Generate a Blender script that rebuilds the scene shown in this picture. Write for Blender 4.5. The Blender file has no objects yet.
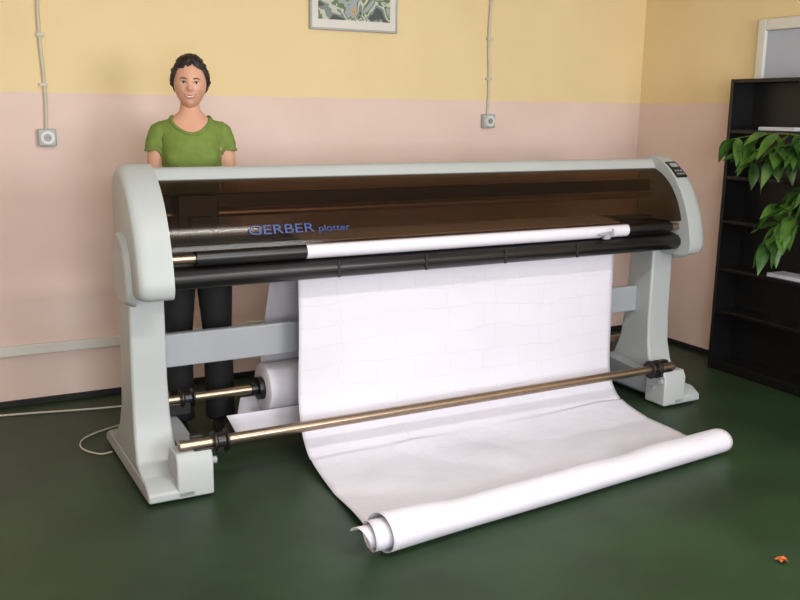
import bpy, bmesh, math, random
from mathutils import Vector, Matrix, noise
from mathutils.bvhtree import BVHTree
random.seed(7)
SC=0.9
scene=bpy.context.scene
scene.view_settings.view_transform='Standard'
COL=scene.collection

# ---------------------------------------------------------------- materials
def lin(c):
    return tuple(((v/255)/12.92 if v/255<=0.04045 else ((v/255+0.055)/1.055)**2.4) for v in c)
def mat(name,c,rough=0.5,metal=0.0,var=0.0,scale=8,bump=0.0,coat=0.0,spec=0.5,c2=None):
    m=bpy.data.materials.new(name); m.use_nodes=True
    nt=m.node_tree; b=nt.nodes['Principled BSDF']
    col=lin(c)
    b.inputs['Roughness'].default_value=rough; b.inputs['Metallic'].default_value=metal
    b.inputs['Coat Weight'].default_value=coat; b.inputs['Specular IOR Level'].default_value=spec
    tc=nt.nodes.new('ShaderNodeTexCoord'); n=nt.nodes.new('ShaderNodeTexNoise')
    n.inputs['Scale'].default_value=scale; n.inputs['Detail'].default_value=5
    nt.links.new(tc.outputs['Object'],n.inputs['Vector'])
    r=nt.nodes.new('ShaderNodeValToRGB')
    k=lin(c2) if c2 else tuple(v*(1-var) for v in col)
    k1=col if c2 else tuple(min(1,v*(1+var*0.5)) for v in col)
    r.color_ramp.elements[0].position=0.35; r.color_ramp.elements[1].position=0.65
    r.color_ramp.elements[0].color=(*k,1); r.color_ramp.elements[1].color=(*k1,1)
    nt.links.new(n.outputs['Fac'],r.inputs['Fac']); nt.links.new(r.outputs['Color'],b.inputs['Base Color'])
    if bump>0:
        bp=nt.nodes.new('ShaderNodeBump'); bp.inputs['Strength'].default_value=bump; bp.inputs['Distance'].default_value=0.01
        nt.links.new(n.outputs['Fac'],bp.inputs['Height']); nt.links.new(bp.outputs['Normal'],b.inputs['Normal'])
    return m

def wall_mat():
    m=bpy.data.materials.new('two_tone_wall_paint'); m.use_nodes=True
    nt=m.node_tree; N=nt.nodes; L=nt.links; b=N['Principled BSDF']; b.inputs['Roughness'].default_value=0.75
    b.inputs['Specular IOR Level'].default_value=0.25
    tc=N.new('ShaderNodeTexCoord'); sp=N.new('ShaderNodeSeparateXYZ'); L.new(tc.outputs['Object'],sp.inputs[0])
    n=N.new('ShaderNodeTexNoise'); n.inputs['Scale'].default_value=14; L.new(tc.outputs['Object'],n.inputs['Vector'])
    ma=N.new('ShaderNodeMath'); ma.operation='MULTIPLY_ADD'; L.new(n.outputs['Fac'],ma.inputs[0]); ma.inputs[1].default_value=0.012
    L.new(sp.outputs['Z'],ma.inputs[2])
    g=N.new('ShaderNodeMath'); g.operation='GREATER_THAN'; L.new(ma.outputs[0],g.inputs[0]); g.inputs[1].default_value=1.676
    def tone(a,bb,sc):
        nn=N.new('ShaderNodeTexNoise'); nn.inputs['Scale'].default_value=sc; nn.inputs['Detail'].default_value=6
        L.new(tc.outputs['Object'],nn.inputs['Vector'])
        r=N.new('ShaderNodeValToRGB'); r.color_ramp.elements[0].position=.3; r.color_ramp.elements[1].position=.7
        r.color_ramp.elements[0].color=(*lin(a),1); r.color_ramp.elements[1].color=(*lin(bb),1)
        L.new(nn.outputs['Fac'],r.inputs['Fac']); return r
    y=tone((234,211,164),(240,218,172),1.7); p=tone((228,203,193),(234,210,201),2.3)
    mx=N.new('ShaderNodeMix'); mx.data_type='RGBA'
    L.new(g.outputs[0],mx.inputs[0]); L.new(p.outputs['Color'],mx.inputs[6]); L.new(y.outputs['Color'],mx.inputs[7])
    L.new(mx.outputs[2],b.inputs['Base Color'])
    bp=N.new('ShaderNodeBump'); bp.inputs['Strength'].default_value=0.15; bp.inputs['Distance'].default_value=0.01
    n2=N.new('ShaderNodeTexNoise'); n2.inputs['Scale'].default_value=6; n2.inputs['Detail'].default_value=8; L.new(tc.outputs['Object'],n2.inputs['Vector'])
    L.new(n2.outputs['Fac'],bp.inputs['Height']); L.new(bp.outputs['Normal'],b.inputs['Normal'])
    return m
M_wall=wall_mat()
M_ceil=mat('ceiling_paint',(232,230,224),0.9,var=0.03,scale=2)
M_floor=mat('green_floor',(42,64,40),0.45,c2=(33,51,32),scale=2.2,bump=0.03,spec=0.38)
M_silver=mat('plotter_grey_plastic',(172,177,178),0.42,var=0.03,scale=3)
M_silver2=mat('plotter_grey_metal',(152,156,162),0.42,var=0.04,scale=3)
M_black=mat('black_plastic',(20,19,19),0.35,var=0.1)
M_inner=mat('dark_interior',(22,20,19),0.6,var=0.1)
M_steel=mat('steel_tube',(160,142,124),0.3,metal=0.9,var=0.08,scale=20)
M_white=mat('white_plastic',(222,220,214),0.45,var=0.02)
M_shelf=mat('black_wood',(16,15,16),0.35,var=0.3,scale=20)
M_blue=mat('blue_lettering',(30,66,128),0.4)
M_skin=mat('skin',(210,160,136),0.5,var=0.05,scale=12)
M_hair=mat('dark_hair',(34,23,20),0.5,var=0.5,scale=60,bump=0.6)
M_shirt=mat('green_shirt',(112,134,60),0.85,var=0.10,scale=30,bump=0.1)
M_trouser=mat('black_trousers',(22,22,26),0.8,var=0.2,scale=20)
M_shoe=mat('black_leather',(18,16,16),0.35,var=0.1)
M_lip=mat('lips',(176,88,82),0.4)
M_eye=mat('eye_white',(215,212,208),0.2)
M_iris=mat('iris',(48,34,26),0.2)
M_teeth=mat('teeth',(238,234,226),0.3)
M_leaf=mat('leaf_green',(92,134,54),0.4,c2=(38,78,30),scale=9)
M_stem=mat('stem',(96,110,50),0.6,var=0.1)
M_pot=mat('terracotta',(150,84,56),0.7,var=0.15)
M_soil=mat('soil',(48,34,26),0.95,var=0.3,scale=40)
M_door=mat('door_paint',(180,188,204),0.5,var=0.03)
M_cable=mat('pale_cable',(200,196,180),0.5,var=0.03)
M_orange=mat('dry_leaf',(190,92,40),0.7,var=0.3,scale=40)
M_paperstack=mat('print_paper',(222,225,236),0.6,var=0.05,scale=30)
def cover_mat():
    m=mat('smoked_plastic',(24,18,14),0.12,var=0.2,scale=1.5,spec=0.5)
    nt=m.node_tree;N=nt.nodes;L=nt.links;b=N['Principled BSDF']
    t=N.new('ShaderNodeBsdfTransparent'); t.inputs[0].default_value=(.80,.68,.57,1)
    mx=N.new('ShaderNodeMixShader'); mx.inputs[0].default_value=.70
    out=[n for n in N if n.type=='OUTPUT_MATERIAL'][0]
    L.new(b.outputs[0],mx.inputs[1]); L.new(t.outputs[0],mx.inputs[2]); L.new(mx.outputs[0],out.inputs[0])
    return m
M_cover=cover_mat()
def paper_mat():
    m=mat('plotter_paper',(216,213,224),0.65,var=0.03,scale=1.6)
    nt=m.node_tree;N=nt.nodes;L=nt.links;b=N['Principled BSDF']
    tc=N.new('ShaderNodeTexCoord')
    br=N.new('ShaderNodeTexBrick'); br.inputs['Scale'].default_value=2.4; br.inputs['Mortar Size'].default_value=0.003
    br.inputs['Color1'].default_value=(1,1,1,1); br.inputs['Color2'].default_value=(.97,.97,.97,1); br.inputs['Mortar'].default_value=(.76,.76,.78,1)
    br.offset=0.37; br.squash=1.4
    ns=N.new('ShaderNodeTexNoise'); ns.inputs['Scale'].default_value=2.0
    vm=N.new('ShaderNodeVectorMath'); vm.operation='MULTIPLY_ADD'; vm.inputs[1].default_value=(.16,.16,.16)
    L.new(tc.outputs['UV'],ns.inputs['Vector']); L.new(ns.outputs['Color'],vm.inputs[0]); L.new(tc.outputs['UV'],vm.inputs[2]); L.new(vm.outputs[0],br.inputs['Vector'])
    mx=N.new('ShaderNodeMix'); mx.data_type='RGBA'; mx.blend_type='MULTIPLY'; mx.inputs[0].default_value=0.5
    old=b.inputs['Base Color'].links[0].from_socket
    L.new(old,mx.inputs[6]); L.new(br.outputs['Color'],mx.inputs[7]); L.new(mx.outputs[2],b.inputs['Base Color'])
    bp=N.new('ShaderNodeBump'); bp.inputs['Strength'].default_value=.4; bp.inputs['Distance'].default_value=.02
    n2=N.new('ShaderNodeTexNoise'); n2.inputs['Scale'].default_value=5; n2.inputs['Detail'].default_value=3
    L.new(tc.outputs['UV'],n2.inputs['Vector']); L.new(n2.outputs['Fac'],bp.inputs['Height']); L.new(bp.outputs['Normal'],b.inputs['Normal'])
    return m
M_paper=paper_mat()
def art_mat():
    m=bpy.data.materials.new('printed_artwork'); m.use_nodes=True
    nt=m.node_tree;N=nt.nodes;L=nt.links;b=N['Principled BSDF']; b.inputs['Roughness'].default_value=.3
    tc=N.new('ShaderNodeTexCoord'); n=N.new('ShaderNodeTexNoise'); n.inputs['Scale'].default_value=8; n.inputs['Detail'].default_value=2; n.inputs['Distortion'].default_value=.8
    L.new(tc.outputs['Object'],n.inputs['Vector'])
    r=N.new('ShaderNodeValToRGB'); r.color_ramp.interpolation='CONSTANT'
    cs=[(70,82,84),(120,135,130),(196,198,192),(96,122,84),(160,170,176),(206,160,90),(150,70,60)]
    e=r.color_ramp.elements
    ps=[0,.38,.44,.5,.55,.64,.70]
    e[0].color=(*lin(cs[0]),1); e[1].position=ps[1]; e[1].color=(*lin(cs[1]),1)
    for i in range(2,7):
        q=e.new(ps[i]); q.color=(*lin(cs[i]),1)
    L.new(n.outputs['Fac'],r.inputs['Fac']); L.new(r.outputs['Color'],b.inputs['Base Color'])
    return m
M_art=art_mat()

# ---------------------------------------------------------------- helpers
def link(o,parent=None):
    COL.objects.link(o)
    if parent: o.parent=parent
    return o
def empty(name,loc=(0,0,0),rz=0):
    o=bpy.data.objects.new(name,None); o.empty_display_size=.1; o.location=loc; o.rotation_euler=(0,0,rz); COL.objects.link(o); return o
def mesh_obj(name,bm,mats,parent=None,smooth=True,bevel=0,seg=2,angle=40):
    bmesh.ops.recalc_face_normals(bm,faces=bm.faces)
    me=bpy.data.meshes.new(name); bm.to_mesh(me); bm.free()
    if not isinstance(mats,(list,tuple)): mats=[mats]
    for m in mats: me.materials.append(m)
    o=bpy.data.objects.new(name,me); link(o,parent)
    if smooth:
        me.polygons.foreach_set('use_smooth',[True]*len(me.polygons))
        try: me.set_sharp_from_angle(angle=math.radians(angle))
        except Exception: pass
    if bevel>0:
        b=o.modifiers.new('bevel','BEVEL'); b.width=bevel; b.segments=seg; b.limit_method='ANGLE'; b.angle_limit=math.radians(35)
    return o
def add_box(bm,x0,x1,y0,y1,z0,z1,mi=0,rot=None,piv=None):
    r=bmesh.ops.create_cube(bm,size=1)
    for v in r['verts']:
        v.co=Vector(((x0+x1)/2+v.co.x*(x1-x0),(y0+y1)/2+v.co.y*(y1-y0),(z0+z1)/2+v.co.z*(z1-z0)))
        if rot is not None: v.co=rot@(v.co-piv)+piv
    fs=set(f for v in r['verts'] for f in v.link_faces)
    for f in fs: f.material_index=mi
def box(name,d,m,parent=None,bevel=0.003):
    bm=bmesh.new(); add_box(bm,*d); return mesh_obj(name,bm,m,parent,bevel=bevel)
def add_tube(bm,pts,radii,n=16,caps=True,mi=0,sq=(1,1),upv=None,closed=False):
    pts=[Vector(p) for p in pts]
    if not hasattr(radii,'__len__'): radii=[radii]*len(pts)
    rings=[]; prev=None; N=len(pts)
    for i,p in enumerate(pts):
        if closed: t=(pts[(i+1)%N]-pts[i-1]).normalized()
        else: t=(pts[min(i+1,N-1)]-pts[max(i-1,0)]).normalized()
        if prev is None:
            a=Vector(upv) if upv else (Vector((0,0,1)) if abs(t.z)<.9 else Vector((1,0,0)))
        else: a=prev
        s=(a-t*a.dot(t)).normalized(); prev=s; w=t.cross(s)
        r=radii[i]; rx,ry=(r if hasattr(r,'__len__') else (r*sq[0],r*sq[1]))
        rings.append([bm.verts.new(p+s*math.cos(2*math.pi*k/n)*rx+w*math.sin(2*math.pi*k/n)*ry) for k in range(n)])
    for i in range(N if closed else N-1):
        A_,B_=rings[i],rings[(i+1)%N]
        for k in range(n):
            f=bm.faces.new((A_[k],A_[(k+1)%n],B_[(k+1)%n],B_[k])); f.material_index=mi
    if caps and not closed:
        bm.faces.new(rings[0][::-1]).material_index=mi; bm.faces.new(rings[-1]).material_index=mi
def tube(name,pts,radii,m,parent=None,n=20,**k):
    bm=bmesh.new(); add_tube(bm,pts,radii,n,**k); return mesh_obj(name,bm,m,parent)
def add_prism(bm,prof,u0,u1,mi=0):
    a=[bm.verts.new((u0,p[0],p[1])) for p in prof]; b=[bm.verts.new((u1,p[0],p[1])) for p in prof]
    n=len(prof)
    for i in range(n):
        bm.faces.new((a[i],a[(i+1)%n],b[(i+1)%n],b[i])).material_index=mi
    bm.faces.new(a[::-1]).material_index=mi; bm.faces.new(b).material_index=mi
def smooth_curve(P,k=6,closed=False):
    out=[]; n=len(P)
    rng=range(n if closed else n-1)
    for i in rng:
        g=lambda j: Vector(P[j%n]) if closed else Vector(P[max(0,min(n-1,j))])
        p0,p1,p2,p3=g(i-1),g(i),g(i+1),g(i+2)
        for s in range(k):
            t=s/k
            out.append(0.5*((2*p1)+(-p0+p2)*t+(2*p0-5*p1+4*p2-p3)*t*t+(-p0+3*p1-3*p2+p3)*t**3))
    if not closed: out.append(Vector(P[-1]))
    return out

# ---------------------------------------------------------------- woman body first (cheap depsgraph)
bm=bmesh.new()
def loft(bm,rows,n=32):
    R=[]
    for z,rx,ry,cx,cy in rows:
        R.append([bm.verts.new((cx+rx*math.copysign(abs(math.cos(2*math.pi*k/n))**.9,math.cos(2*math.pi*k/n)),cy+ry*math.sin(2*math.pi*k/n),z)) for k in range(n)])
    for a,b in zip(R,R[1:]):
        for k in range(n): bm.faces.new((a[k],a[(k+1)%n],b[(k+1)%n],b[k]))
    bm.faces.new(R[0][::-1]); bm.faces.new(R[-1])
loft(bm,[(.86,.13,.09,0,0),(.92,.160,.112,0,0),(1.0,.168,.118,0,.005),(1.1,.145,.104,0,0),(1.2,.118,.090,0,0),(1.3,.126,.100,0,-.005),(1.38,.134,.112,0,-.012),(1.44,.138,.108,0,-.008),(1.49,.145,.090,0,0),(1.53,.125,.074,0,.005),(1.56,.080,.062,0,.008),(1.585,.052,.050,0,.01),(1.62,.044,.047,0,.012),(1.70,.043,.048,0,.012)])
for s in (-1,1):
    add_tube(bm,[(s*.11,.005,1.492),(s*.142,.005,1.480),(s*.160,.005,1.43),(s*.170,.01,1.34),(s*.182,.02,1.20),(s*.195,.0,1.08),(s*.205,-.03,.955),(s*.207,-.035,.93)],[.050,.050,.046,.041,.036,.034,.025,.023],20)
    add_tube(bm,[(s*.080,0,.98),(s*.085,0,.90),(s*.090,-.005,.72),(s*.096,-.005,.52),(s*.100,.01,.32),(s*.102,.015,.12),(s*.102,.015,.05)],[.080,.088,.082,.068,.068,.068,.070],24)
    r=bmesh.ops.create_icosphere(bm,subdivisions=3,radius=.058)
    for v in r['verts']: v.co=Vector((v.co.x+s*.062,v.co.y*.75-.066,v.co.z*.95+1.37))
me=bpy.data.meshes.new('b'); bm.to_mesh(me); bm.free(); tmp=bpy.data.objects.new('tmp',me); COL.objects.link(tmp)
rm=tmp.modifiers.new('r','REMESH'); rm.mode='VOXEL'; rm.voxel_size=.0085
sm=tmp.modifiers.new('s','SMOOTH'); sm.iterations=8; sm.factor=.6
dg=bpy.context.evaluated_depsgraph_get(); bme=bpy.data.meshes.new_from_object(tmp.evaluated_get(dg)); bpy.data.objects.remove(tmp)
def text_mesh(body,size):
    c=bpy.data.curves.new('t','FONT'); c.body=body; c.size=size; c.extrude=.0008
    o=bpy.data.objects.new('t',c); COL.objects.link(o)
    dg=bpy.context.evaluated_depsgraph_get(); me=bpy.data.meshes.new_from_object(o.evaluated_get(dg))
    bpy.data.objects.remove(o); return me
T1=text_mesh('GERBER',.058); T2=text_mesh('plotter',.042)

# ---------------------------------------------------------------- room
X0,X1,Y0,Y1,ZC=-1.8,4.64,-1.6,5.153,2.95
T=0.12
box('floor',(X0-T,X1+T,Y0-T,Y1+T,-0.1,0),M_floor,bevel=0)
box('ceiling',(X0-T,X1+T,Y0-T,Y1+T,ZC,ZC+0.1),M_ceil,bevel=0)
box('wall_back',(X0-T,X1+T,Y1,Y1+T,0,ZC),M_wall,bevel=0)
box('wall_right',(X1,X1+T,Y0,Y1,0,ZC),M_wall,bevel=0)
box('wall_left',(X0-T,X0,Y0,Y1,0,ZC),M_wall,bevel=0)
bm=bmesh.new()
wins=[(-1.1,0.9),(1.9,3.9)]; wz=(0.95,2.45)
xs=[X0-T,wins[0][0],wins[0][1],wins[1][0],wins[1][1],X1+T]
add_box(bm,X0-T,X1+T,Y0-T,Y0,0,wz[0]); add_box(bm,X0-T,X1+T,Y0-T,Y0,wz[1],ZC)
for i in (0,2,4): add_box(bm,xs[i],xs[i+1],Y0-T,Y0,wz[0],wz[1])
mesh_obj('wall_front',bm,M_wall,smooth=False)
for i,(a,b) in enumerate(wins):
    bm=bmesh.new(); y0,y1=Y0-0.09,Y0-0.03
    add_box(bm,a,a+.06,y0,y1,*wz); add_box(bm,b-.06,b,y0,y1,*wz)
    add_box(bm,a+.06,b-.06,y0,y1,wz[0],wz[0]+.06); add_box(bm,a+.06,b-.06,y0,y1,wz[1]-.06,wz[1])
    add_box(bm,(a+b)/2-.03,(a+b)/2+.03,y0,y1,wz[0]+.06,wz[1]-.06)
    mesh_obj('window_%d'%(i+1),bm,M_white,bevel=.004)
    l=bpy.data.lights.new('daylight','AREA'); l.shape='RECTANGLE'; l.size=b-a-.1; l.size_y=wz[1]-wz[0]-.1; l.energy=[88,110][i]; l.color=(0.94,0.97,1.0)
    lo=bpy.data.objects.new('window_daylight',l); lo.location=((a+b)/2,Y0+0.01,sum(wz)/2); lo.rotation_euler=(math.radians(90),0,0); COL.objects.link(lo)
# unseen fill light added on the ceiling, shaped as a fluorescent fitting
e=empty('added_fill_lamp',(1.6,1.5,ZC))
bm=bmesh.new(); add_box(bm,-.75,.75,-.11,.11,-.05,0); mesh_obj('fill_lamp_housing',bm,M_white,e,bevel=.01)
bm=bmesh.new(); 
for yy in (-.05,.05): add_tube(bm,[(-.70,yy,-.062),(.70,yy,-.062)],.012,12)
mesh_obj('fill_lamp_tubes',bm,M_teeth,e)
l=bpy.data.lights.new('added_fill_light','AREA'); l.shape='RECTANGLE'; l.size=1.4; l.size_y=.2; l.energy=42; l.color=(1,.97,.92)
lo=bpy.data.objects.new('added_fill_light',l); lo.location=(0,0,-.08); link(lo,e)
box('baseboard_back',(X0,X1,Y1-.012,Y1,0,.035),M_inner,bevel=.002)
box('baseboard_right',(X1-.012,X1,Y0,Y1-.012,0,.035),M_inner,bevel=.002)

bm=bmesh.new(); add_box(bm,X0,1.74,Y1-.03,Y1,.285,.34); add_box(bm,1.66,1.76,Y1-.04,Y1,.275,.35)
mesh_obj('cable_trunking',bm,M_white,bevel=.004)
for (x,z) in ((.60,1.44),(3.33,1.54)):
    e=empty('wall_socket',(x,Y1,z))
    bm=bmesh.new(); add_box(bm,-.045,.045,-.045,0,-.045,.045); mesh_obj('socket_box',bm,M_silver,e,bevel=.008)
    tube('socket_face',[(0,-.045,0),(0,-.052,0)],.034,M_white,e); tube('socket_recess',[(0,-.05,0),(0,-.0535,0)],.02,M_silver2,e)
    bm=bmesh.new()
    for dx in (-.008,.008): add_tube(bm,[(dx,-.053,0),(dx,-.055,0)],.003,8)
    mesh_obj('socket_holes',bm,M_black,e)
    bm=bmesh.new()
    pts=[(0+.006*math.sin(k*1.3),-.012,.04+k*(ZC-z-.04)/10) for k in range(11)]
    add_tube(bm,pts,.009,10)
    for k in range(1,6): add_box(bm,-.02,.02,-.024,0,k*.25-.008+.02,k*.25+.008+.02)
    mesh_obj('conduit',bm,M_cable,e)
e=empty('framed_picture',(2.365,Y1,2.285))
bm=bmesh.new(); add_box(bm,-.275,.275,-.025,0,-.215,.215); mesh_obj('picture_mount',bm,M_white,e,bevel=.004)
bm=bmesh.new(); add_box(bm,-.235,.235,-.028,-.024,-.165,.165); mesh_obj('print',bm,M_art,e,bevel=0)
bm=bmesh.new()
for d in ((-.285,-.273,-.03,0,-.225,.225),(.273,.285,-.03,0,-.225,.225),(-.273,.273,-.03,0,-.225,-.213),(-.273,.273,-.03,0,.213,.225)): add_box(bm,*d)
mesh_obj('frame',bm,M_silver,e,bevel=.003)
e=empty('door_1',(X1,3.65,0))
bm=bmesh.new(); add_box(bm,-.02,0,-.40,.40,0,2.10); mesh_obj('door_leaf',bm,M_door,e,bevel=.003)
bm=bmesh.new(); add_box(bm,-.04,0,.40,.46,0,2.17); add_box(bm,-.04,0,-.46,-.40,0,2.17); add_box(bm,-.04,0,-.40,.40,2.10,2.17)
mesh_obj('door_frame',bm,M_white,e,bevel=.006)
box('door_handle',(-.036,-.02,-.35,-.22,1.04,1.06),M_steel,e,bevel=.004)

# bookcase
bx0,bx1,by0,by1=4.40,4.59,2.9,4.10
e=empty('bookcase',(0,0,0))
bm=bmesh.new(); add_box(bm,bx0,bx1,by1-.022,by1,0,1.81); add_box(bm,bx0,bx1,by0,by0+.022,0,1.81)
add_box(bm,bx0,bx1,by0+.022,by1-.022,1.788,1.81); add_box(bm,bx0+.01,bx1,by0+.022,by1-.022,0.0,.06); add_box(bm,bx1-.008,bx1,by0+.022,by1-.022,.06,1.788)
mesh_obj('carcass',bm,M_shelf,e,bevel=.002)
bm=bmesh.new()
for z in (1.50,1.22,.95,.65,.38): add_box(bm,bx0+.005,bx1-.008,by0+.022,by1-.022,z-.011,z+.011)
mesh_obj('shelves',bm,M_shelf,e,bevel=.002)
def stack(name,x0,x1,y0,y1,z,n):
    bm=bmesh.new()
    for i in range(n):
        a=random.uniform(-.05,.05); add_box(bm,x0,x1,y0,y1,z+i*.005,z+i*.005+.004,rot=Matrix.Rotation(a,3,'Z'),piv=Vector(((x0+x1)/2,(y0+y1)/2,z)))
    return mesh_obj(name,bm,M_paperstack,None,bevel=0)
stack('paper_stack',4.42,4.56,3.62,3.88,1.512,4)
stack('notebook',4.42,4.56,3.45,3.72,.662,4)

# potted plant on a stand, trailing in front of bookcase
pc=Vector((4.20,2.98,1.12))
e=empty('potted_plant',(0,0,0))
tube('stand_top',[(pc.x,pc.y,pc.z-.03),(pc.x,pc.y,pc.z)],.13,M_shelf,e,n=32)
bm=bmesh.new()
for k in range(3):
    a=k*2.094+.4; add_tube(bm,[(pc.x+math.cos(a)*.14,pc.y+math.sin(a)*.14,0),(pc.x+math.cos(a)*.07,pc.y+math.sin(a)*.07,pc.z-.03)],.012,10)
add_tube(bm,[(pc.x+.10*math.cos(a),pc.y+.10*math.sin(a),.5) for a in [q*math.pi/12 for q in range(24)]],.006,8,closed=True)
mesh_obj('stand_legs',bm,M_shelf,e)
bm=bmesh.new()
add_tube(bm,[pc,pc+Vector((0,0,.13)),pc+Vector((0,0,.131)),pc+Vector((0,0,.16))],[.065,.085,.092,.094],28)
mesh_obj('pot',bm,M_pot,e)
tube('soil',[pc+Vector((0,0,.15)),pc+Vector((0,0,.163))],.084,M_soil,e)
bmS=bmesh.new(); bmL=bmesh.new()
def leaf(bm,p,d,L,W,roll,droop=.25):
    d=d.normalized(); s=d.cross(Vector((0,0,1)))
    if s.length<.1: s=Vector((1,0,0))
    s.normalize(); s=Matrix.Rotation(roll,3,d)@s; nrm=s.cross(d)
    prof=[(0,0.02),(.08,.42),(.22,.85),(.38,1),(.55,.9),(.72,.62),(.88,.28),(1,.01)]
    rows=[]
    for t,w in prof:
        c=p+d*(t*L)-Vector((0,0,1))*(t*t*L*droop)
        h=w*W/2
        rows.append([bm.verts.new(c-s*h+nrm*h*.35),bm.verts.new(c),bm.verts.new(c+s*h+nrm*h*.35)])
    for i in range(len(rows)-1):
        for k in (0,1): bm.faces.new((rows[i][k],rows[i][k+1],rows[i+1][k+1],rows[i+1][k]))
base=pc+Vector((0,0,.16))
vines=[[(4.19,3.2,1.45),(4.18,3.45,1.50),(4.20,3.68,1.49),(4.21,3.88,1.46)],
       [(4.20,3.2,1.43),(4.20,3.45,1.44),(4.22,3.62,1.41),(4.23,3.78,1.36)],
       [(4.24,3.15,1.45),(4.27,3.36,1.47),(4.28,3.55,1.44)],
       [(4.17,3.15,1.32),(4.18,3.30,1.20),(4.21,3.40,1.10),(4.22,3.50,.99),(4.22,3.58,.88)],
       [(4.15,3.12,1.28),(4.18,3.26,1.16),(4.20,3.38,1.06),(4.21,3.46,.94)],
       [(4.15,3.14,1.30),(4.17,3.28,1.22),(4.19,3.42,1.15),(4.2,3.55,1.04)],
       [(4.15,2.85,1.36),(4.10,2.70,1.30),(4.1,2.6,1.15)],
       [(4.08,2.98,1.36),(3.98,3.0,1.32),(3.95,3.0,1.2)],
       [(4.22,3.2,1.45),(4.26,3.38,1.42),(4.28,3.60,1.38),(4.28,3.78,1.32)]]
for v in vines:
    P=smooth_curve([tuple(base)]+v,6)
    add_tube(bmS,P,[.005*(1-.5*i/len(P)) for i in range(len(P))],6)
    for i,p in enumerate(P[6:]):
        if i%4==3: continue
        d=Vector((random.uniform(-.7,.1),random.uniform(-.7,.9),random.uniform(-1.2,.1)))
        leaf(bmL,p,d,random.uniform(.11,.165),random.uniform(.06,.10),random.uniform(-.6,.6))
mesh_obj('stems',bmS,M_stem,e); mesh_obj('foliage',bmL,M_leaf,e)

# ---------------------------------------------------------------- plotter
P=empty('plotter',(.71,3.53,0),.018)
cheek=[(.46,.90),(.48,1.05),(.49,1.2),(.48,1.29),(.44,1.35),(.38,1.368),(.30,1.335),(.21,1.265),(.14,1.17),(.09,1.06),(.06,.95),(.055,.87),(.10,.835),(.26,.835),(.42,.84)]
cp=[(p[0],p[1]) for p in smooth_curve(cheek,4,True)]
cc=Vector((.31,1.08))
def cheek_obj(name,ui,uo):
    bm=bmesh.new(); s=1 if uo>ui else -1
    rings=[]
    for u,k in ((ui,1.0),(uo-s*.05,1.0),(uo-s*.025,.985),(uo-s*.008,.955),(uo,.90)):
        rings.append([bm.verts.new((u,cc.x+(p[0]-cc.x)*k,cc.y+(p[1]-cc.y)*k)) for p in cp])
    n=len(cp)
    for a,b in zip(rings,rings[1:]):
        for i in range(n): bm.faces.new((a[i],a[(i+1)%n],b[(i+1)%n],b[i]))
    bm.faces.new(rings[0]); bm.faces.new(rings[-1])
    return mesh_obj(name,bm,M_silver,P,angle=50)
cheek_obj('end_cover_1',.155,.012); cheek_obj('end_cover_2',2.985,3.108)
def side_bulge(name,u0,u1):
    bm=bmesh.new()
    pr=[(.18,.80),(.17,.92),(.20,1.03),(.27,1.10),(.36,1.10),(.42,1.03),(.44,.92),(.43,.80)]
    pr=[(p[0],p[1]) for p in smooth_curve(pr,4,True)]
    a=[bm.verts.new((u0,*p)) for p in pr]; b=[bm.verts.new((u1,.31+(p[0]-.31)*.85,.95+(p[1]-.95)*.88)) for p in pr]
    n=len(pr)
    for i in range(n): bm.faces.new((a[i],a[(i+1)%n],b[(i+1)%n],b[i]))
    bm.faces.new(b); bm.faces.new(a)
    mesh_obj(name,bm,M_silver,P,bevel=.008)
side_bulge('side_panel_1',.03,-.012); side_bulge('side_panel_2',3.09,3.13)
# hood: narrow opaque top rail, smoked front cover, smoked rear cover
ho=smooth_curve([(.475,1.285),(.455,1.33),(.415,1.35),(.38,1.342),(.352,1.302)],5)
hood=[(p[0],p[1]) for p in ho]+[(.362,1.29),(.39,1.322),(.43,1.318),(.46,1.28)]
bm=bmesh.new(); add_prism(bm,hood,.15,2.99); mesh_obj('hood_rail',bm,M_silver,P)
def shell(name,curve,t,u0,u1,m):
    cv=smooth_curve(curve,6); o_=[(p[0],p[1]) for p in cv]; i_=[(p[0]+t[0],p[1]+t[1]) for p in cv][::-1]
    bm=bmesh.new(); add_prism(bm,o_+i_,u0,u1); return mesh_obj(name,bm,m,P)
shell('front_cover',[(.356,1.299),(.29,1.268),(.225,1.215),(.17,1.14),(.135,1.06),(.128,1.025)],(.006,-.003),.156,2.984,M_cover)
shell('rear_cover',[(.472,1.284),(.482,1.2),(.476,1.1),(.465,1.03)],(-.006,0),.156,2.984,M_cover)
shell('rear_panel',[(.466,1.03),(.462,.95),(.455,.86)],(-.012,0),.156,2.984,M_silver)
box('inner_beam',(.16,2.98,.33,.445,.86,1.035),M_inner,P,bevel=.01)
box('platen',(.166,2.974,.19,.33,.93,1.02),M_inner,P,bevel=.01)
bm=bmesh.new(); add_prism(bm,[(.20,1.022),(.20,1.028),(.30,1.04),(.40,1.045),(.44,1.038),(.44,1.035)],.78,2.61); mesh_obj('paper_on_platen',bm,M_paper,P)
tube('guide_rail',[(.17,.36,1.15),(2.97,.36,1.15)],.016,M_steel,P)
box('rail_beam',(.166,2.974,.37,.41,1.17,1.235),M_black,P,bevel=.006)
bm=bmesh.new(); add_box(bm,.24,.42,.29,.40,1.06,1.24); add_box(bm,.28,.38,.25,.30,1.05,1.15); mesh_obj('pen_carriage',bm,M_black,P,bevel=.008)
bm=bmesh.new(); pr=[(.30,.87),(.30,.95),(.17,.955),(.135,.945),(.115,.92),(.115,.895),(.135,.87),(.16,.862)]
add_prism(bm,pr,.156,2.984); mesh_obj('lower_bar',bm,M_black,P,bevel=.006)
vr,zr=.155,.99
tube('roller_shaft',[(.156,vr,zr),(2.984,vr,zr)],.019,M_steel,P)
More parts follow.
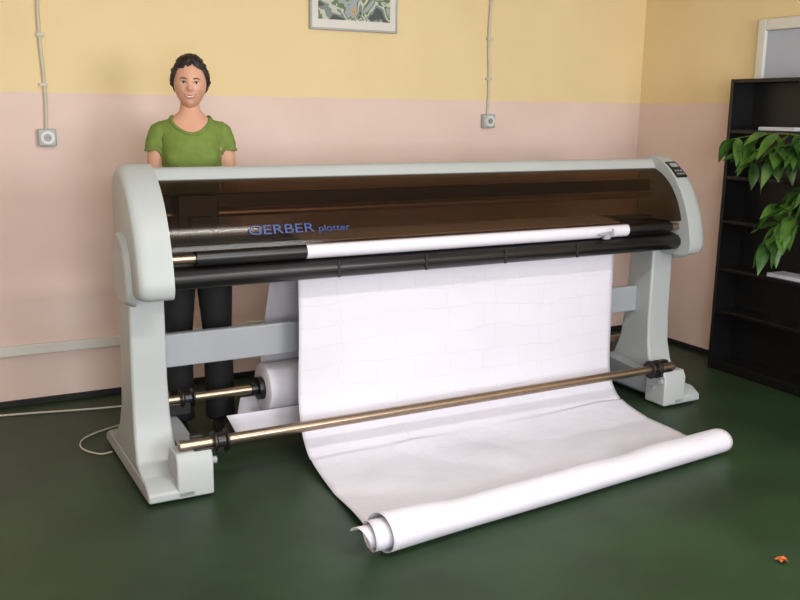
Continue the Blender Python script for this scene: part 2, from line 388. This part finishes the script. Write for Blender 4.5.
bm=bmesh.new(); add_tube(bm,[(.27,vr,zr),(.76,vr,zr)],.034,24); add_tube(bm,[(2.61,vr,zr),(2.93,vr,zr)],.026,24); mesh_obj('roller_sleeve',bm,M_black,P)
tube('paper_on_roller',[(.76,vr,zr),(2.61,vr,zr)],.034,M_paper,P,n=28)
bm=bmesh.new(); add_box(bm,2.42,2.46,.10,.125,.955,.985); add_tube(bm,[(2.38,.10,.98),(2.48,.10,.99)],.007,8); add_tube(bm,[(2.47,.095,.972),(2.47,.095,1.01)],.006,8); mesh_obj('cutter_clamp',bm,M_silver2,P,bevel=.002)
bm=bmesh.new()
for u in (.9,1.35,1.8,2.25): add_box(bm,u,u+.012,.112,.118,.87,.94)
add_box(bm,.166,2.974,.112,.116,.905,.909); mesh_obj('bar_clips',bm,M_inner,P)
rot=Matrix.Rotation(math.radians(36),3,'X'); pv=Vector((3.06,.25,1.295))
bm=bmesh.new(); add_box(bm,3.0,3.08,.185,.315,1.290,1.303,0,rot,pv)
mesh_obj('control_panel',bm,M_black,P,bevel=.005)
bm=bmesh.new(); add_box(bm,3.015,3.065,.265,.295,1.302,1.306,0,rot,pv)
for i in range(3):
    for j in range(2): add_box(bm,3.013+i*.020,3.023+i*.020,.20+j*.026,.210+j*.026,1.302,1.306,0,rot,pv)
mesh_obj('keypad',bm,M_silver2,P)
def lettering(name,me,u,w):
    me.materials.clear(); me.materials.append(M_blue)
    xs=[v.co.x for v in me.vertices]; k=w/(max(xs)-min(xs)); x0=min(xs)
    th=math.radians(66)
    for v in me.vertices:
        x,y2,z=v.co
        v.co=Vector((u+(x-x0)*k,.140+math.cos(th)*y2-.006-math.sin(th)*z,1.078+math.sin(th)*y2))
    link(bpy.data.objects.new(name,me),P)
lettering('maker_lettering',T1,.50,.30); lettering('model_lettering',T2,.82,.15)

def leg(i,inner_dir):
    uo=0.0 if inner_dir>0 else 3.10
    U=lambda w: uo+inner_dir*w
    bm=bmesh.new()
    rows=[(.86,.015,.165,.27,.45),(.45,.01,.165,.27,.48),(.30,.008,.168,.26,.50),(.2,.004,.172,.235,.54),(.12,0,.18,.19,.62),(.08,0,.185,.10,.72)]
    R=[]
    for z,a,b,c,d in rows:
        R.append([bm.verts.new((U(a),c,z)),bm.verts.new((U(b),c,z)),bm.verts.new((U(b),d,z)),bm.verts.new((U(a),d,z))])
    for a,b in zip(R,R[1:]):
        for k in range(4): bm.faces.new((a[k],a[(k+1)%4],b[(k+1)%4],b[k]))
    bm.faces.new(R[0]); bm.faces.new(R[-1])
    mesh_obj('leg_%d'%i,bm,M_silver,P,bevel=.012,seg=3)
    bm=bmesh.new(); pr=[(0,.012),(0,.05),(.06,.085),(.78,.085),(.86,.05),(.86,.012)]
    add_prism(bm,pr,U(0),U(.20)); mesh_obj('foot_%d'%i,bm,M_silver,P,bevel=.01,seg=3)
    lo,hi=sorted((U(.12),U(.275)))
    bm=bmesh.new(); add_prism(bm,[(0.0,.012),(0.0,.17),(.02,.205),(.12,.205),(.15,.15),(.15,.012)],lo,hi); mesh_obj('foot_box_%d'%i,bm,M_silver,P,bevel=.008,seg=3)
    lo,hi=sorted((U(.185),U(.265)))
    bm=bmesh.new(); add_prism(bm,[(.14,.05),(.14,.16),(.46,.19),(.60,.19),(.60,.05)],lo,hi); mesh_obj('foot_arm_%d'%i,bm,M_silver2,P,bevel=.005)
    bm=bmesh.new()
    for a,b in ((.05,.05),(.22,.05),(.05,.8),(.15,.8)): add_tube(bm,[(U(a),b,0),(U(a),b,.02)],.022,12)
    mesh_obj('levelling_feet_%d'%i,bm,M_black,P)
    bm=bmesh.new(); add_tube(bm,[(U(.275),.03,.15),(U(.295),.03,.15)],.016,14); add_tube(bm,[(U(.275),.09,.10),(U(.285),.09,.10)],.010,12)
    mesh_obj('knob_%d'%i,bm,M_silver2,P)
    bm=bmesh.new()
    for (v,z,r) in ((.05,.222,.048),(.55,.265,.044)):
        add_tube(bm,[(U(.285),v,z),(U(.30),v,z),(U(.301),v,z),(U(.34),v,z),(U(.341),v,z),(U(.352),v,z)],[r,r,r*.75,r*.75,r*1.05,r*1.05],20)
        lo,hi=sorted((U(.20),U(.33))); add_box(bm,lo,hi,v-.03,v+.03,z-.045 if v<.3 else z-.07,z-.012)
        add_box(bm,lo,lo+.05 if inner_dir>0 else hi,v+.012,v+.045,z-.03,z+.035)
    mesh_obj('tube_bracket_%d'%i,bm,M_black,P,bevel=.004)
leg(1,1); leg(2,-1)
box('cross_beam',(.16,2.94,.385,.43,.47,.62),M_silver2,P,bevel=.006)
tube('front_tube',[(.17,.05,.222),(2.90,.05,.222)],.0235,M_steel,P,n=24)
tube('rear_tube',[(.05,.55,.265),(3.05,.55,.265)],.021,M_steel,P,n=24)
bm=bmesh.new(); add_tube(bm,[(.145,.05,.222),(.172,.05,.222)],.026,20); add_tube(bm,[(2.92,.05,.222),(2.895,.05,.222)],.026,20); mesh_obj('tube_caps',bm,M_steel,P)
bm=bmesh.new(); add_tube(bm,[(.635,.55,.265),(.665,.55,.265),(.666,.55,.265),(.70,.55,.265)],[.03,.03,.056,.056],24); mesh_obj('roll_hub',bm,M_black,P)
bm=bmesh.new()
add_tube(bm,[(.692,.55,.265),(.697,.55,.265),(2.62,.55,.265),(2.625,.55,.265)],[.112,.120,.120,.112],40); mesh_obj('supply_roll',bm,M_paper,P)
def sheet(name,path,u0,u1,parent,nu=30,wav=0.0,shear=0.0,seed=0,thick=.0012):
    bm=bmesh.new(); pts=smooth_curve(path,8); L=[0]
    for a,b in zip(pts,pts[1:]): L.append(L[-1]+(b-a).length)
    uvl=bm.loops.layers.uv.new('UVMap'); G=[]; uv={}
    for i,p in enumerate(pts):
        row=[]
        f=L[i]/L[-1]
        for j in range(nu+1):
            t=j/nu; u=u0+(u1-u0)*t+shear*f
            w=noise.noise(Vector((u*1.6+seed,L[i]*2.2,seed)))*wav
            v=bm.verts.new((u,p[0]+w,p[1]+(abs(w)*.4 if p[1]<.1 else 0))); uv[v]=(u,L[i]); row.append(v)
        G.append(row)
    for a,b in zip(G,G[1:]):
        for j in range(nu):
            f=bm.faces.new((a[j],a[j+1],b[j+1],b[j]))
            for l in f.loops: l[uvl].uv=uv[l.vert]
    o=mesh_obj(name,bm,M_paper,parent,angle=180)
    s=o.modifiers.new('s','SOLIDIFY'); s.thickness=thick; s.offset=0
    return o
sheet('feed_sheet',[(.671,.30),(.65,.45),(.58,.65),(.49,.86)],.73,2.62,P,wav=.004)
sheet('slack_loop',[(.46,.18),(.43,.13),(.42,.095),(.46,.08),(.54,.09),(.63,.12),(.668,.19)],.48,2.5,P,wav=.006,seed=4,shear=.14)

# ---------------------------------------------------------------- plotted paper sheet with floor roll
W=empty('paper_sheet',(.71,3.53,0),.018)
bm=bmesh.new(); uvl=bm.loops.layers.uv.new('UVMap')
path=[(.262,.86),(.258,.7),(.252,.5),(.245,.33),(.225,.2),(.175,.105),(.09,.045),(-.03,.018),(-.2,.010),(-.4,.012),(-.56,.012)]
pp=[(p[0],p[1]) for p in smooth_curve(path,8)]
rr=.066; cv_=(-.67,rr+.004)
sp=[]
turns=2.7; K=110
for k in range(K+1):
    a=turns*2*math.pi*k/K; r=rr*(1-.50*k/K)
    sp.append((cv_[0]-math.sin(a)*r*1.12, rr*.93+.004-math.cos(a)*r*.93))
full=pp+sp
npp=len(pp); NU=72; L=[0]
for a,b in zip(full,full[1:]): L.append(L[-1]+math.dist(a,b))
G=[];uv={}
for i,(v,z) in enumerate(full):
    row=[]; f=min(1,L[i]/L[npp]); roll=max(0,(i-npp)/K)
    for j in range(NU+1):
        t=j/NU
        left=.77-.10*f**2-.095*roll+.015*math.sin(roll*11); right=2.635-.05*f**2+.022*math.sin(roll*14)
        u=left+(right-left)*t
        skew=(t-.5)*.16*max(0,f-.35)/.65
        skew-=.015*max(0,f-.35)/.65
        w=noise.noise(Vector((u*1.5,L[i]*1.8,3.1))); w2=noise.noise(Vector((u*3.5,L[i]*2.5,8.1)))
        amp=.012*math.sin(math.pi*min(1,L[i]/.9)) if i<npp else .004
        flare=1+ (.32*(1-t)**7*(1-.6*roll) if i>=npp else 0)
        vv,zz=v,z
        if i>=npp:
            q=min(1,(i-npp)/12)
            vv=cv_[0]+(v-cv_[0])*flare*(1+.14*w2*q); zz=z*flare*(1+.12*w2*q)
        zz=zz+(abs(w)*.03+max(0,w2)*.03 if i<npp and z<.05 else 0)
        ver=bm.verts.new((u,vv+w*amp+skew,max(.004,zz))); uv[ver]=(u,L[i]); row.append(ver)
    G.append(row)
for a,b in zip(G,G[1:]):
    for j in range(NU):
        f=bm.faces.new((a[j],a[j+1],b[j+1],b[j]))
        for l in f.loops: l[uvl].uv=uv[l.vert]
o=mesh_obj('plotted_paper',bm,M_paper,W,angle=180)
s=o.modifiers.new('s','SOLIDIFY'); s.thickness=.0012; s.offset=0

# ---------------------------------------------------------------- woman
WM=empty('woman',(1.165,4.40,0),-.22)
bme.materials.clear()
for m in (M_skin,M_shirt,M_trouser): bme.materials.append(m)
def region(c):
    x,y,z=c; ax=abs(x)
    if z<1.415-.15*(ax-.16) and z>.88:
        pts=[(.160,1.43),(.170,1.34),(.182,1.20),(.195,1.08),(.205,.955),(.207,.90)]
        for (xa,za),(xb,zb) in zip(pts,pts[1:]):
            if zb<=z<=za+.001:
                xc=xa+(xb-xa)*(za-z)/(za-zb); inner=xc-(.034 if z>1.25 else .030)
                if ax>inner: return 0
    if z<.99: return 2
    r=math.hypot(x/.100,(z-1.58)/(.105 if y<0 else .045))
    if z>1.46 and r<1: return 0
    if z>1.576: return 0
    return 1
bme.polygons.foreach_set('use_smooth',[True]*len(bme.polygons))
vs={}; reg={}
for p in bme.polygons:
    k=region(p.center); p.material_index=k
    for i in p.vertices: reg.setdefault(i,set()).add(k)
    if k:
        for i in p.vertices: vs.setdefault(i,k)
for i,k in vs.items():
    v=bme.vertices[i]; c=v.co
    d=.006
    if k==1: d+=.003*noise.noise(c*9)+.003*math.sin(c.x*90)*max(0,(c.z-1.40))*6*(1 if c.y<0 else 0)
    if k==1 and abs(c.x)>.14 and c.z>1.37: d+=.006
    v.co=c+v.normal*d
body=bpy.data.objects.new('body',bme); link(body,WM)
def hem(name,sel,cx,cy,r):
    pts=[bme.vertices[i].co.copy() for i,s_ in reg.items() if s_>={0,1} and sel(bme.vertices[i].co)]
    NB=40; bins=[[] for _ in range(NB)]
    for p in pts:
        a=math.atan2(p.y-cy,p.x-cx)%(2*math.pi); bins[int(a/(2*math.pi)*NB)%NB].append(p)
    ring=[sum(b,Vector())/len(b) for b in bins if b]
    if len(ring)<8: return
    for _ in range(3): ring=[(ring[i-1]+ring[i]*2+ring[(i+1)%len(ring)])/4 for i in range(len(ring))]
    tube(name,[tuple(p) for p in ring],r,M_shirt,WM,n=10,closed=True)
hem('neckline_band',lambda c: c.z>1.46,0,.0,.0085)
hem('sleeve_hem_1',lambda c: c.x<-.12 and 1.33<c.z<1.45,-.165,.01,.007)
hem('sleeve_hem_2',lambda c: c.x>.12 and 1.33<c.z<1.45,.165,.01,.007)
for s in (-1,1):
    bm=bmesh.new(); w=Vector((s*.207,-.035,.945))
    add_tube(bm,[w,w+Vector((0,-.004,-.03)),w+Vector((0,-.008,-.06)),w+Vector((0,-.014,-.10)),w+Vector((0,-.016,-.112))],[(.022,.024),(.018,.032),(.016,.040),(.014,.042),(.010,.036)],16,upv=(1,0,0))
    for k,(off,ln) in enumerate(((-.031,.072),(-.0105,.082),(.0105,.077),(.030,.060))):
        b=w+Vector((0,-.014+off,-.10))
        add_tube(bm,[b,b+Vector((-s*.004,0,-ln*.4)),b+Vector((-s*.014,0,-ln*.72)),b+Vector((-s*.026,0,-ln*.94)),b+Vector((-s*.028,0,-ln))],[.0095,.0092,.0085,.0075,.004],10)
    b=w+Vector((-s*.004,-.030,-.035)); add_tube(bm,[b,b+Vector((-s*.008,-.022,-.025)),b+Vector((-s*.014,-.030,-.055)),b+Vector((-s*.018,-.031,-.072))],[.013,.012,.010,.005],10)
    mesh_obj('hand_%d'%(1 if s<0 else 2),bm,M_skin,WM,angle=180)
    bm=bmesh.new(); cx=s*.105
    R=[]
    prof=[(.07,.030,.05),(.05,.040,.075),(.0,.042,.08),(-.06,.042,.07),(-.12,.048,.052),(-.17,.042,.042),(-.20,.022,.03)]
    for y,hw,h in prof:
        R.append([bm.verts.new((cx+hw*math.cos(a),y,h*max(0,math.sin(a))+.0)) for a in [math.pi*q/10 for q in range(11)]])
    for a,b in zip(R,R[1:]):
        for k in range(10): bm.faces.new((a[k],a[k+1],b[k+1],b[k]))
        bm.faces.new((a[0],b[0],b[10],a[10]))
    bm.faces.new(R[0]); bm.faces.new(R[-1]); mesh_obj('shoe_%d'%(1 if s<0 else 2),bm,M_shoe,WM,angle=60)
HC=Vector((.004,-.012,1.714))
HD=empty('head',HC); HD.parent=WM; HD.rotation_euler=(math.radians(2),math.radians(2),math.radians(-3))
def g(a,b): return math.exp(-(a/b)**2)
bm=bmesh.new(); bmesh.ops.create_uvsphere(bm,u_segments=96,v_segments=80,radius=1)
for v in bm.verts:
    x,y,z=v.co; fr=max(0,-y)**.5 if y<0 else 0
    X=.077*x; Y=.098*y; Z=.119*z
    if z<0:
        k=(-z); X*=1-.24*k**1.6
        if y>0: Y*=1-.35*k
    if y<0: Y*= .88 + .05*(max(0,-z))
    if y<0:
        bx=X; bz=Z
        Y-= .016*g(bx,.0105)*g(bz+.022,.012)*fr+ .008*g(bx,.008)*g(bz+.002,.022)*fr
        Y-= .005*g(abs(bx)-.011,.006)*g(bz+.027,.007)*fr
        Y+= .007*g(abs(bx)-.030,.013)*g(bz-.006,.011)*fr
        Y-= .003*g(abs(bx)-.030,.02)*g(bz-.026,.009)*fr
        Y-= .006*g(abs(bx)-.040,.016)*g(bz+.026,.018)*fr
        Y-= .005*g(bx,.028)*g(bz+.054,.014)*fr
        Y+= .003*g(bx,.02)*g(bz+.075,.007)*fr
        Y-= .010*g(bx,.024)*g(bz+.098,.018)*fr
    v.co=(X,Y,Z)
me_h=mesh_obj('face',bm,M_skin,HD,angle=180)
bm=bmesh.new(); bm.from_mesh(me_h.data); bvh=BVHTree.FromBMesh(bm); bm.free()
def sy(x,z):
    h=bvh.ray_cast(Vector((x,-.3,z)),Vector((0,1,0)))[0]; return h.y if h else -.08
def ell(name,c,r,m,seg=20):
    bm=bmesh.new(); bmesh.ops.create_uvsphere(bm,u_segments=seg,v_segments=14,radius=1)
    for v in bm.verts: v.co=Vector((c[0]+v.co.x*r[0],c[1]+v.co.y*r[1],c[2]+v.co.z*r[2]))
    return mesh_obj(name,bm,m,HD,angle=180)
def strip(name,pts,r,m):
    return tube(name,[(p[0],sy(p[0],p[1])-.0005,p[1]) for p in pts],r,m,HD,n=8)
for s in (-1,1):
    ex,ez=s*.030,.004; y=sy(ex,ez); i=1 if s<0 else 2
    ell('eyeball_%d'%i,(ex,y+.002,ez),(.0135,.004,.0050),M_eye)
    ell('iris_%d'%i,(ex,y-.0008,ez),(.0056,.0022,.0048),M_iris)
    strip('eyelash_%d'%i,[(ex-.015,ez-.0005),(ex-.008,ez+.0048),(ex,ez+.0060),(ex+.008,ez+.0048),(ex+.015,ez-.0005)],[.0010,.0022,.0026,.0022,.0010],M_hair)
    strip('eyebrow_%d'%i,[(s*.014,ez+.017),(s*.024,ez+.021),(s*.036,ez+.021),(s*.047,ez+.014)],[.0018,.0030,.0026,.0010],M_hair)
    bm=bmesh.new(); add_tube(bm,[(s*.074,.012,.018),(s*.082,.018,.022),(s*.085,.016,.006),(s*.081,.010,-.014),(s*.073,.005,-.022)],[.006,.008,.007,.007,.004],10); mesh_obj('ear_%d'%i,bm,M_skin,HD,angle=180)
    ell('earring_%d'%i,(s*.082,.004,-.036),(.003,.003,.006),M_teeth,10)
mz=-.055
up=[(-.028,mz+.008),(-.014,mz+.003),(0,mz+.001),(.014,mz+.003),(.028,mz+.008)]
lo=[(-.028,mz+.008),(-.015,mz-.005),(0,mz-.010),(.015,mz-.005),(.028,mz+.008)]
A=smooth_curve(up,4);B=smooth_curve(lo,4)
tube('upper_lip',[(p[0],sy(*p)-.0002,p[1]) for p in A],[.0008+.0018*math.sin(math.pi*k/16) for k in range(17)],M_lip,HD,n=8)
tube('lower_lip',[(p[0],sy(*p)-.0002,p[1]) for p in B],[.0008+.0024*math.sin(math.pi*k/16) for k in range(17)],M_lip,HD,n=8)
bm=bmesh.new()
va=[bm.verts.new((p[0],sy(p[0],p[1])-.0008,p[1])) for p in A]; vb=[bm.verts.new((p[0],sy(p[0],p[1])-.0008,p[1]-.0003)) for p in B]
for k in range(len(A)-1): bm.faces.new((va[k],va[k+1],vb[k+1],vb[k]))
mesh_obj('teeth',bm,M_teeth,HD,angle=180)
HXS,HYS,HZS=.092,.110,.131
def hpos(d,off=0):
    x,y,z=d
    X=HXS*x;Y=HYS*y+.006;Z=HZS*z+.004
    if z<0: X*=1-.20*(-z); Y*=1-.30*(-z)
    if y<0: Y*=.90
    return Vector((X,Y,Z))+Vector((x,y,z))*off
def hline(ang,x):
    t=min(1,max(0,(ang-.85)/.65)); line=.58-.10*ang*ang+.04*math.sin(x*7+1); line=line*(1-t)+(-.30)*t
    if ang>1.70: line=-.30-.4*min(1,(ang-1.70)/.6)
    return line
bm=bmesh.new(); bmesh.ops.create_uvsphere(bm,u_segments=128,v_segments=96,radius=1)
for v in bm.verts:
    x,y,z=v.co
    ang=math.atan2(abs(x),-y); ln=hline(ang,x)
    v.tag=z<ln
    edge=min(1,max(0,(z-ln)/.22))
    swirl=math.sin(22*x+6*noise.noise(Vector((x*3,y*3,z*3))))*.0018
    nn=noise.noise(Vector((x*5,y*5,z*5)))*.006+noise.noise(Vector((x*20,y*8,z*16)))*.003+swirl-(1-edge)*.011
    v.co=hpos((x,y,z),nn)
bmesh.ops.delete(bm,geom=[v for v in bm.verts if v.tag],context='VERTS')
h=mesh_obj('hair',bm,M_hair,HD,angle=180)
s=h.modifiers.new('s','SOLIDIFY'); s.thickness=.010; s.offset=-1
bm=bmesh.new()
for k in range(60):
    q=random.uniform(-1,1); j=lambda:random.uniform(-.08,.08)
    ds=[(q*.78+j(),-.74,.76-.12*q*q+j()),(q*.74+j(),-.40,.88+j()),(q*.7+j(),.25,.85+j()),(q*.55+j(),.8,.45+j()),(q*.3,1,.0)]
    off=[-.006,random.uniform(-.003,.002),random.uniform(-.002,.005),0,0]
    pts=[hpos(Vector(d).normalized(),o) for d,o in zip(ds,off)]
    c=smooth_curve(pts,4); add_tube(bm,c,[.0004+.0028*math.sin(math.pi*i/(len(c)-1)) for i in range(len(c))],6)
r=bmesh.ops.create_icosphere(bm,subdivisions=3,radius=.042)
for v in r['verts']: v.co=v.co*(1+.15*noise.noise(v.co*40))+Vector((0,.115,.02))
mesh_obj('hair_strands',bm,M_hair,HD,angle=180)

# ---------------------------------------------------------------- floor odds
def cable(name,pts,r):
    tube(name,[tuple(p) for p in smooth_curve(pts,8)],r,M_cable,None,n=8)
cable('power_cable',[(-1.7,5.02,.008),(-.9,4.98,.008),(-.2,5.05,.008),(.3,4.99,.008),(.75,4.9,.008),(1.1,4.86,.008)],.005)
cable('power_cable.001',[(.95,4.62,.007),(.74,4.56,.007),(.60,4.46,.007),(.57,4.33,.007),(.63,4.22,.007),(.69,4.22,.007)],.004)
bm=bmesh.new()
for k in range(5):
    a=k*1.25; leaf(bm,Vector((2.67,2.06,.012)),Vector((math.cos(a),math.sin(a),.15+.1*(k%2))),.028,.018,random.uniform(-.8,.8))
for v in bm.verts: v.co.z=max(.003,v.co.z)
mesh_obj('dry_leaf',bm,M_orange)

# ---------------------------------------------------------------- world, camera
w=bpy.data.worlds.new('sky'); scene.world=w; w.use_nodes=True
nt=w.node_tree; sk=nt.nodes.new('ShaderNodeTexSky'); sk.sky_type='NISHITA'; sk.sun_elevation=.7; sk.sun_disc=False
nt.links.new(sk.outputs[0],nt.nodes['Background'].inputs[0]); nt.nodes['Background'].inputs[1].default_value=.15
f,th,ro,ps=910,.2052,.0122,.4834
hh=Vector((math.sin(ps),math.cos(ps),0)); r=Vector((math.cos(ps),-math.sin(ps),0))
fw=hh*math.cos(th)+Vector((0,0,-math.sin(th))); up=hh*math.sin(th)+Vector((0,0,math.cos(th)))
r2=r*math.cos(ro)+up*math.sin(ro); u2=-r*math.sin(ro)+up*math.cos(ro)
cam=bpy.data.cameras.new('camera'); cam.sensor_width=36; cam.lens=f/800*36; cam.clip_start=.05
co=bpy.data.objects.new('camera',cam); COL.objects.link(co)
R=Matrix((r2,u2,-fw)).transposed()
co.matrix_world=Matrix.Translation((0,0,1.6))@R.to_4x4()
scene.camera=co
for o in list(scene.objects):
    if o.parent is None:
        o.location=o.location*SC
        if o.type!='CAMERA': o.scale=o.scale*SC
